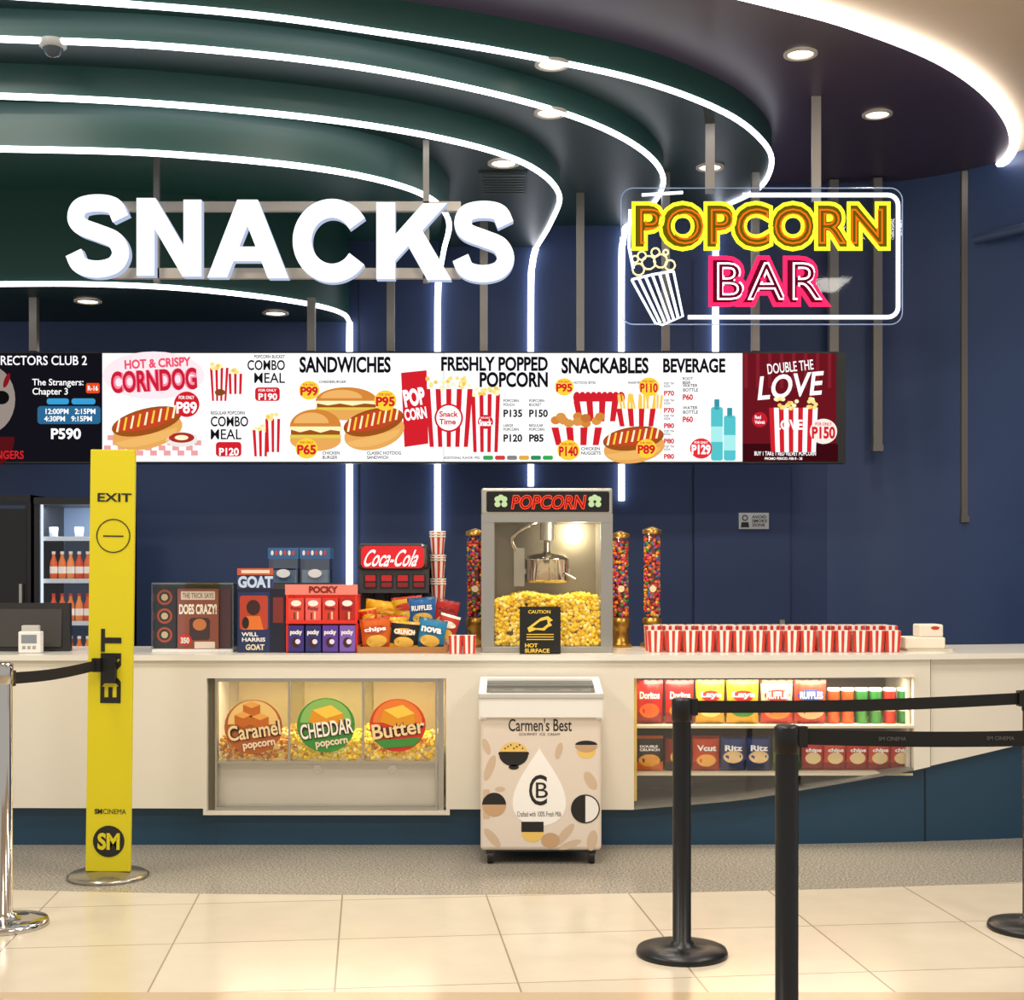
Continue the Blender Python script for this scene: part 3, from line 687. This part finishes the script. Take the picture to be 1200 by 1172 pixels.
post('belt_stanchion',SL[0],SL[1],1.11,.03,CHROME,.178,(BELT,XB-.03,YB-.03,1.04,.05,None))
# exit banner
b=Bd('exit_banner_stand',6.66)
b.lathe((XB,YB,0),[(.001,0),(.195,0),(.195,.012),(.18,.022),(.05,.03),(.001,.03)],mat('#a09a8a',.25,.8),40)
D=6.66; YEL=mat('#dacb0c',.45)
Wd=.108
b.rbox(XB-Wd,XB+Wd,6.655,6.685,.03,pz(527,D),.003,YEL)
b.D=6.655; KK=mat('#141410',.5)
b.T('EXIT',109,578,149,588,KK,2,.02); b.ring(128,628,20,1.3,KK,2); b.R(116,627.5,140,629,KK,2)
b.T('EXIT',115,737,139,824,KK,2,.03,rot90=True); b.T('SM',110,948,119,954,KK,2,.04); b.T('CINEMA',120,948,147,954,KK,2,.0)
b.E(127,986,18.5,18.5,KK,2); b.T('SM',114,976,140,996,YEL,3,.04)
b.box(XB-.035,XB+.035,6.62,6.655,pz(800,D),pz(770,D),BLACK)
o=b.build()
piv=Matrix.Translation((XB,YB,0)); o.matrix_world=piv@Matrix.Rotation(math.radians(.7),4,'Y')@piv.inverted()

# ---------------------------------------------------------------- POPCORN MACHINE
D=7.6; b=Bd('popcorn_machine',D); dep=.5; zc=ZT
xl,xr=px(564,D),px(718,D); zt=pz(572,D)
b.rbox(xl,xr,D,D+dep,zc,zc+.035,.006,STEEL)
b.rbox(xl,xr,D-.005,D+dep,pz(603,D),zt,.012,mat('#b4b0a6',.35,.6))
for xa,xb in ((px(564,D),px(579,D)),(px(704,D),px(718,D))):
    for ya in (D,D+dep-.03): b.box(xa,xb,ya,ya+.03,zc+.03,pz(602,D),STEEL)
b.box(xl+.02,xr-.02,D+dep-.02,D+dep-.01,zc+.03,pz(602,D),mat('#8c8676',.3,.5))
b.box(xl,xr,D-.004,D+.03,pz(612,D),pz(602,D),STEEL)
b.D=D-.006
b.RR(570,576,714,600,2,mat('#0a0808',.3),1); b.T('POPCORN',600,580,686,597,em('#ff4a30',1.6),4,.02,.15,True,.02)
b.T('POPCORN',600,580,686,597,em('#c02818',.7),2,.0,.15)
for cx in (587,697):
    for ox,oy in ((-4,-3),(4,-3),(-4,3),(4,3),(0,-5)): b.E(cx+ox,588+oy,3.6,3.4,em('#d8f0b0',.9),2+abs(ox)*.05,n=12)
b.add([(px(579,D),D+.005,zc+.03),(px(704,D),D+.005,zc+.03),(px(704,D),D+.005,pz(612,D)),(px(579,D),D+.005,pz(612,D))],[(0,1,2,3)],glass('#fffaf0',.05))
for xx in (xl+.008,xr-.008): b.add([(xx,D+.03,zc+.03),(xx,D+dep-.03,zc+.03),(xx,D+dep-.03,pz(602,D)),(xx,D+.03,pz(602,D))],[(0,1,2,3)],glass('#fffaf0',.05))
kx=px(641,D+.25); kz=pz(683,D+.25); 
b.lathe((kx,D+.25,kz),[(.001,0),(.12,0),(.125,.02),(.125,.13),(.13,.135),(.115,.14),(.11,.03)],CHROME,32)
b.lathe((kx,D+.25,kz+.14),[(.125,0),(.1,.02),(.03,.03),(.018,.04),(.018,.22)],CHROME,28)
b.box(kx-.13,kx+.13,D+.23,D+.27,kz+.05,kz+.08,STEEL); b.box(kx-.19,kx-.13,D+.22,D+.28,kz-.02,kz+.2,STEEL)
b.tube(catmull([(kx-.16,D+.25,kz+.15),(kx-.2,D+.2,kz+.25),(kx-.1,D+.18,kz+.33),(kx,D+.25,kz+.36)],6),.012,CHROME)
b.cyl((kx+.02,D+.22,kz+.1),(kx+.16,D+.16,kz+.02),.008,.008,CHROME); b.box(xl+.03,xr-.03,D+.03,D+dep-.03,pz(611,D),pz(604,D),STEEL)
b.cyl((kx,D+.25,pz(632,D)),(kx,D+.25,pz(611,D)),.04,.04,STEEL)
for i in range(2300):
    x=random.uniform(px(580,D),px(703,D)); y=random.uniform(D+.015,D+dep-.04)
    h=pz(698,D)-zc-.03+.012*math.sin(x*19)-.02*((x-px(641,D))/.3)**2
    if i<1400: y=random.uniform(D+.02,D+.05); z=zc+.04+random.random()*(h-.01)
    else: z=zc+.03+h*random.uniform(.85,1.02)
    b.blob((x,y,z),random.uniform(.010,.014),random.choice(PC))
b.build()
l=bpy.data.lights.new('popcorn_machine_lamp','POINT'); l.energy=7; l.color=(1,.9,.66); l.shadow_soft_size=.04
o=bpy.data.objects.new('popcorn_machine_lamp',l); o.location=(px(680,D),D+.07,pz(622,D)); scene.collection.objects.link(o)
# caution sign
D=7.48; b=Bd('hot_surface_sign',D); K2=mat('#121210',.5); GD=mat('#e8c040',.5,0,.2)
b.box(px(609,D),px(657,D),D,D+.012,ZT,pz(711,D),K2); b.box(px(612,D),px(654,D),D,D+.08,ZT,ZT+.006,K2)
b.T('CAUTION',619,715,645,719,GD,2); b.T('HOT\nSURFACE',615,754,644,765,GD,2,.03)
for y in (746,749): b.R(617,y,649,y+1,GD,2)
b.R(617,743,649,744,GD,2)
b.Pg([(618,736),(626,730),(634,724),(642,722),(648,727),(644,729),(647,733),(642,735),(638,739),(628,738),(620,741)],GD,2); b.Pg([(624,735),(633,728),(641,726),(642,731),(636,736),(628,736)],K2,3)
b.build()

# candy tubes
cc=[mat(c,.35) for c in ('#d8301c','#e8a018','#3a8a38','#2858a8','#c83a20','#b82818','#f0681c','#c03880','#e8b830')]
BR=mat('#a88038',.3,.8)
for x,yt in ((557,622),(727,625),(764,620)):
    b=Bd('candy_dispenser'); D=8.16; X=px(x,D); z1=pz(yt,D); r=.054
    b.lathe((X,D,ZT),[(.001,0),(.07,0),(.07,.02),(.05,.03),(.05,.11),(.058,.12),(.058,.17),(.04,.18)],BR,24)
    b.lathe((X,D,z1),[(r+.003,-.03),(r+.003,-.005),(.03,.004),(.01,.012),(.001,.014)],BR,24)
    b.cyl((X,D,ZT+.17),(X,D,z1-.03),r,r,glass('#ffffff',.05),20,False); b.cyl((X,D,ZT+.17),(X,D,z1-.03),.026,.026,mat('#8a2818',.5),10)
    z=ZT+.185
    while z<z1-.05:
        for k in range(14):
            a=random.random()*6.3; rr=r-.014; b.blob((X+rr*math.cos(a),D+rr*math.sin(a),z+random.random()*.012),.012,random.choice(cc),.1)
        z+=.016
    b.cyl((X,D-r-.004,pz(690,D)),(X,D-r-.002,pz(690,D)),.02,.02,mat('#e8d8b0',.4),12)
    b.build()

# soda dispenser
D=7.85; b=Bd('soda_dispenser',D); DG=mat('#2b2a2c',.4)
b.box(px(421,D),px(502,D),D+.1,D+.33,ZT,pz(645,D),DG); b.box(px(421,D),px(502,D),D,D+.3,pz(695,D),pz(667,D),mat('#3c3a3c',.4)); b.box(px(421,D),px(502,D),D+.05,D+.33,ZT,ZT+.05,DG)
b.rbox(px(419,D),px(500,D),D-.03,D+.3,pz(668,D),pz(637,D),.03,mat('#3a3a3c',.3,.4))
b.D=D-.032; b.RR(423,640,497,666,6,mat('#c81420',.35,0,.35),1); b.T('Coca-Cola',428,644,491,664,mat('#ffffff',.4,0,.4),2,.01,shear=.4)
b.D=D-.002
for i in range(4):
    x=426+i*19; b.RR(x,673,x+16,690,2,mat('#1a1a1c',.4),1); b.RR(x+2,674,x+14,681,1,mat('#c01c24',.4),2); b.RR(x+2,683,x+14,688,1,mat('#8a1a20',.4),2)
    b.cyl((px(x+8,D),D+.05,pz(695,D)),(px(x+8,D),D+.05,pz(703,D)),.018,.012,BLACK,12)
b.build()
b=Bd('paper_cup_stack'); D=7.98
X_=px(514,D); nn=5; top_=pz(622,D); hh=(top_-ZT)/nn
SR=mat('#d23424',.45); SWh=mat('#f6efe4',.45)
for i in range(nn):
    z=ZT+i*hh
    for k in range(16):
        a0=2*math.pi*k/16;a1=2*math.pi*(k+1)/16; X2=X_-.008*i/nn
        b.add([(X2+.036*math.cos(a0),D+.036*math.sin(a0),z),(X2+.036*math.cos(a1),D+.036*math.sin(a1),z),(X2+.047*math.cos(a1),D+.047*math.sin(a1),z+hh*.95),(X2+.047*math.cos(a0),D+.047*math.sin(a0),z+hh*.95)],[(0,1,2,3)],(SR,SWh)[k%2])
    for q in (0,.014,.028): b.lathe((X2,D,z+hh*.95-q),[(.046,-.004),(.05,0),(.046,.004)],SWh,20)
b.build()
# chips tray on counter
b=Bd('snack_bag_tray'); D=7.6
b.box(px(421,D),px(524,D),D-.05,D+.22,ZT+.001,ZT+.012,mat('#a8743c',.5)); 
for xa in (421,523): b.box(px(xa,D)-.006,px(xa,D)+.006,D-.05,D+.22,ZT+.001,ZT+.04,mat('#a8743c',.5))
b.box(px(421,D),px(524,D),D-.055,D-.045,ZT+.001,ZT+.035,mat('#a8743c',.5))
it=[(448,720,42,32,'#e8b41c','#d89810',.16,8,None),(478,716,36,34,'#d8a818','#b83018',.15,-6,None),(495,718,34,36,'#2868a8','#1c4878',.13,-4,'RUFFLES'),(522,722,28,38,'#b8201c','#8a1414',.13,12,None),
    (441,744,36,40,'#e06818','#c04810',.03,-6,'chips'),(474,746,34,36,'#1c1a1a','#e0a020',.02,5,'CRUNCH'),(505,744,34,38,'#2e8ab8','#1c5878',.03,10,'nova'),(462,735,30,28,'#e8c030','#c83018',.09,0,None),(524,737,24,34,'#c83a28','#fff0d8',.08,16,None),(433,727,20,28,'#d83818','#e8b41c',.09,-10,None)]
for cx,cy,w,h,c,c2,dy,rt,tx in it:
    Y=D+dy; bag(b,px(cx,Y),pz(cy,Y),w/F*Y,h/F*Y,Y,c,c2,[(0,-.18,.34,.18,'#f0c050'),(.0,.16,.38,.12,c2)],.022,rt,tx)
b.build()
b=Bd('striped_snack_box'); D=7.52
def cup(b,cx,cy,z,wb,wt,h,n,R1,W1,open_=True):
    for s in range(4):
        M_=Matrix.Translation((cx,cy,z))@Matrix.Rotation(s*math.pi/2,4,'Z'); old=b.M; b.M=M_
        for i in range(n):
            a,c=i/n-.5,(i+1)/n-.5
            b.add([(a*wb,-wb/2,0),(c*wb,-wb/2,0),(c*wt,-wt/2,h),(a*wt,-wt/2,h)],[(0,1,2,3)],R1 if i%2==0 else W1)
            b.add([(a*wb,-wb/2+.002,0),(c*wb,-wb/2+.002,0),(c*wt,-wt/2+.002,h),(a*wt,-wt/2+.002,h)],[(0,1,2,3)],W1)
        b.M=old
    b.add([(cx-wb/2,cy-wb/2,z+.001),(cx+wb/2,cy-wb/2,z+.001),(cx+wb/2,cy+wb/2,z+.001),(cx-wb/2,cy+wb/2,z+.001)],[(0,1,2,3)],W1)
for i in range(2): cup(b,px(534+i*16,D),D,ZT+.001,.065,.075,.1,5,SR,SWh)
b.build()
# popcorn cup row
b=Bd('popcorn_cup_row')
for r_,(Y,off) in enumerate(((7.92,6),(7.8,-4),(7.66,0))):
    for i in range(15):
        x=768+off+i*19.8
        if x>1048: continue
        cup(b,px(x,Y)+random.uniform(-.004,.004),Y,ZT+.001,.072,.088,.12 if r_==2 else .142,5,SR,SWh)
b.build()
# takeaway boxes right
b=Bd('takeaway_food_box'); D=7.75; WP=mat('#f0e6d2',.5)
b.rbox(px(1061,D),px(1108,D),D,D+.2,ZT+.012,pz(747,D),.008,WP); b.rbox(px(1079,D),px(1107,D),D+.02,D+.16,pz(747,D),pz(732,D),.01,WP); b.box(px(1063,D),px(1116,D),D-.01,D+.2,ZT+.001,ZT+.012,mat('#d8cdb4',.5))
b.D=D+.018; b.E(1096,736,5,2,mat('#c83020',.5),1); b.build()

# pocky rack
D=7.6; b=Bd('biscuit_stick_display',D); PR=mat('#e03020',.4)
b.pbox(334,685,419,697,D-.0,.012,mat('#f08878',.4)); b.box(px(335,D),px(419,D),D+.15,D+.16,ZT,pz(697,D),PR)
b.box(px(335,D),px(338,D),D,D+.16,ZT,pz(697,D),PR); b.box(px(416,D),px(419,D),D,D+.16,ZT,pz(697,D),PR)
b.T('POCKY',362,687,396,695,mat('#8a1810',.4),2,.05)
b.box(px(335,D),px(419,D),D-.01,D+.16,pz(731,D),pz(727,D),PR); b.box(px(335,D),px(419,D),D-.03,D+.16,ZT,pz(765,D),mat('#6a48a8',.4))
for i in range(4):
    x=338+i*20
    b.pbox(x,701,x+18,727,D,.06,mat(('#e04a38','#e86058','#d83828','#b81c18')[i],.4)); b.E(x+9,707,6,3.5,WHITE,1); b.T('Pocky',x+3,711,x+15,716,mat('#5a1010',.4),2); b.R(x+6,718,x+8,726,mat('#6a3a20',.4),1); b.R(x+10,717,x+12,726,mat('#f0c8a0',.4),1)
    b.pbox(x,733,x+18,764,D-.02,.06,mat(('#3a2a78','#2a2a6a','#5a3898','#7a58b0')[i],.4)); b.D=D-.02; b.T('pocky',x+2,738,x+16,745,WHITE,1,.05); b.E(x+9,753,5,6,mat('#3a1c10',.4),1); b.E(x+11,752,3,3,mat('#e8d8f0',.4),2); b.D=D
b.build()
# goat popcorn bucket display
D=7.6; b=Bd('movie_bucket_display',D); NB=mat('#1a1c34',.4)
b.box(px(278,D),px(334,D),D,D+.18,ZT+.001,pz(690,D),NB)
b.pbox(278,666,320,690,D+.01,.012,mat('#3c4a80',.4)); b.T('GOAT',279,675,320,689,mat('#c8d8f0',.4),2,.05); b.pbox(278,666,320,674,D,.012,mat('#c85a3c',.4)); b.R(283,668,316,672,mat('#f0d8c0',.4),2)
b.R(279,694,316,764,mat('#23305c',.4),1); b.RR(281,698,314,738,3,mat('#b8402c',.4),2); b.E(297,712,8,9,mat('#3c1c18',.4),3); b.Pg([(285,738),(289,722),(305,722),(309,738)],mat('#e0742c',.4),3); b.E(288,730,4,7,mat('#2a1818',.4),4)
b.T('WILL\nHARRIS',283,741,311,752,WHITE,3,.03); b.T('GOAT',288,755,310,762,mat('#e8d8b0',.4),3,.04); b.R(317,690,334,764,mat('#16182c',.4),1)
b.R(320,700,332,730,mat('#7a2c24',.4),2)
b.build()
# merch poster case
D=7.65; b=Bd('merchandise_case',D); DKB=mat('#1c1a20',.4)
x0,x1=px(178,D),px(273,D)
b.box(x0,x1,D+.14,D+.15,ZT+.001,pz(684,D),mat('#4a4440',.5)); b.box(x0,x1,D,D+.15,ZT+.001,ZT+.015,WHITE)
b.box(px(180,D+.08),px(206,D+.08),D+.08,D+.09,ZT+.015,pz(688,D+.08),DKB); b.D=D+.08
for yy in (700,722,744): b.ring(193,yy,9,2.5,mat('#b84a28',.4),1); b.E(193,yy,4,4,mat('#d8c090',.4),2)
b.box(px(208,D+.03),px(256,D+.03),D+.03,D+.042,ZT+.015,pz(690,D+.03),mat('#8c4a40',.4)); b.D=D+.03
b.RR(212,693,252,703,1,mat('#d8c8b8',.4),1); b.T('THE TRICK SAYS',214,695,250,701,mat('#4a1818',.4),2,.0); b.T('DOES CRAZY!',210,708,254,720,mat('#f8f0e0',.4),2,.04); b.RR(222,724,246,750,4,mat('#3a2a38',.4),1); b.E(234,732,8,7,mat('#c87848',.4),2); b.E(217,750,8,7,mat('#c82c28',.4),3); b.T('350',212,747,222,754,WHITE,4,.04); b.RR(228,752,252,760,1,mat('#e8d8c8',.4),2)
b.box(px(258,D+.08),px(270,D+.08),D+.08,D+.09,ZT+.015,pz(690,D+.08),mat('#5a1c24',.4))
b.add([(x0,D,ZT+.01),(x1,D,ZT+.01),(x1,D,pz(684,D)),(x0,D,pz(684,D))],[(0,1,2,3)],glass('#ffffff',.06))
for x in (x0,x1): b.box(x-.003,x+.003,D,D+.15,ZT+.01,pz(684,D),glass('#e0e8e8',.2))
b.box(x0,x1,D,D+.15,pz(685,D),pz(683,D),glass('#e0e8e8',.3))
b.build()
# acrylic containers on pedestal
D=8.0; b=Bd('acrylic_topping_container',D)
b.box(px(315,D),px(387,D),D,D+.15,ZT,pz(684,D),mat('#4a463e',.5))
for a in (315,352):
    b.pbox(a,655,a+34,683,D,.14,glass('#b8c8d8',.15)); b.pbox(a+2,668,a+32,683,D+.02,.1,mat('#d0d4d8',.4)); b.pbox(a-1,642,a+35,655,D-.005,.15,mat('#3a6898',.4)); b.D=D-.006
    for i in range(6): b.E(a+4+i*5,648,1.6,3,mat(('#e8f0f8','#c84a3a')[i%2],.4),1)
    b.D=D; b.E(a+17,672,8,5,mat('#e8e8e8',.4),1)
b.build()
# POS monitor
D=7.7; b=Bd('pos_monitor',D)
vs=[(px(-20,D),D+.05,pz(707,D)),(px(78,D),D+.05,pz(707,D)),(px(82,D),D,pz(763,D)),(px(-20,D),D,pz(763,D))]
vs2=[(x,y+.04,z) for x,y,z in vs]; b.add(vs+vs2,[(0,1,2,3),(4,5,6,7),(0,1,5,4),(1,2,6,5),(2,3,7,6),(0,3,7,4)],mat('#1d1c1c',.4))
vv=[(px(-12,D),D+.04,pz(714,D)),(px(70,D),D+.04,pz(714,D)),(px(72,D),D-.004,pz(758,D)),(px(-12,D),D-.004,pz(758,D))]; b.add(vv,[(0,1,2,3)],mat('#3a3632',.5))
b.box(px(20,D),px(60,D),D+.02,D+.16,ZT+.001,ZT+.02,mat('#151515',.5)); b.box(px(35,D),px(45,D),D+.05,D+.09,ZT,pz(740,D),mat('#151515',.5)); b.build()
b=Bd('card_terminal',7.52); D=7.52
b.rbox(px(21,D),px(47,D),D,D+.06,ZT+.001,pz(740,D),.008,WHITE); b.rbox(px(24,D),px(44,D),D+.01,D+.05,pz(741,D),pz(733,D),.006,mat('#c8c4bc',.4)); b.R(25,744,43,754,mat('#8a9098',.3),1)
for i in range(3): b.R(26+i*6,757,30+i*6,761,mat('#a8a49c',.4),1)
b.build()
# fridges
def fridge(name,x0,x1,yt,Y,shelves):
    b=Bd(name,Y); z1=pz(yt,Y); X0,X1=px(x0,Y),px(x1,Y); fb=mat('#15161a',.4)
    b.box(X0,X1,Y+.55,Y+.6,0,z1,fb); b.box(X0,X0+.04,Y,Y+.6,0,z1,fb); b.box(X1-.04,X1,Y,Y+.6,0,z1,fb); b.box(X0,X1,Y,Y+.6,0,.12,fb); b.box(X0,X1,Y-.01,Y+.6,z1-.05,z1,fb)
    b.box(X0+.04,X1-.04,Y+.53,Y+.55,.12,z1-.05,mat('#566880',.5,0,.22))  # emission on back, shelf edges and bottles stands in for interior light
    b.box(X0+.04,X0+.05,Y+.02,Y+.05,.12,z1-.05,em('#e8f0ff',1.2))
    if shelves:
        for k,zs in enumerate((.2,.5,.81,1.12,1.425,1.73)):
            b.box(X0+.05,X1-.05,Y+.06,Y+.53,zs-.01,zs,mat('#9aa4b0',.4))
            b.box(X0+.05,X1-.05,Y+.05,Y+.06,zs-.02,zs+.012,mat('#d8dce0',.4,0,.2))
            n=int((X1-X0-.14)/.062)
            for i in range(n):
                yy=Y+.12
                xx=X0+.1+i*.062; c=('#e0602a','#e87830','#f08a40','#d84a20')[(i+k)%4]
                if k==5:
                    if i%3==0: b.lathe((xx,yy,zs),[(.001,0),(.03,0),(.032,.08),(.001,.08)],mat('#c8ccd4',.4,0,.2),12)
                    continue
                b.lathe((xx,yy,zs),[(.001,0),(.026,0),(.027,.06),(.026,.13),(.012,.17),(.012,.19)],mat(c,.3,0,.35),12); b.lathe((xx,yy,zs+.19),[(.014,0),(.014,.02),(.001,.02)],mat('#e8e0d8' if k%2==0 else '#c02818',.4,0,.3),10); b.lathe((xx,yy,zs+.05),[(.0278,0),(.0278,.05)],mat('#f6e6d8',.4,0,.35),12)
    b.add([(X0+.04,Y+.01,.12),(X1-.04,Y+.01,.12),(X1-.04,Y+.01,z1-.05),(X0+.04,Y+.01,z1-.05)],[(0,1,2,3)],glass('#eef2f6',.04))
    b.box(X1-.07,X1-.05,Y-.04,Y-.0,.8,1.4,STEEL)
    if not shelves: b.box(X0+.03,X1-.03,Y-.005,Y+.005,.12,z1-.1,mat('#08090c',.2))
    b.build()
    if shelves: alight('fridge_light',((X0+X1)/2,Y+.08,z1-.07),.45,9,(.9,.95,1),(math.radians(15),0,0),.04)
fridge('drinks_fridge',40,133,583,9.8,True); fridge('drinks_fridge',-75,36,580,9.8,False)

# ---------------------------------------------------------------- LIGHTING
w=bpy.data.worlds.new('World'); scene.world=w; w.use_nodes=True
w.node_tree.nodes['Background'].inputs[0].default_value=(1,.96,.91,1); w.node_tree.nodes['Background'].inputs[1].default_value=.64
for x in (-3.2,0,3.2):
    for y in (3.2,5.6): alight('overhead_fill_light',(x,y,4.55),.7,64,(1,.95,.87))  # unseen area lights added overhead to brighten floor and counter
# ---------------------------------------------------------------- CAMERA
cam=bpy.data.cameras.new('camera'); co=bpy.data.objects.new('camera',cam); scene.collection.objects.link(co)
co.location=(0,0,CAMZ); co.rotation_euler=(math.radians(90),0,0)
cam.sensor_fit='HORIZONTAL'; cam.sensor_width=36; cam.lens=36*F/1200
cam.shift_y=(HY-586)/1200
scene.camera=co
scene.view_settings.view_transform='Standard'
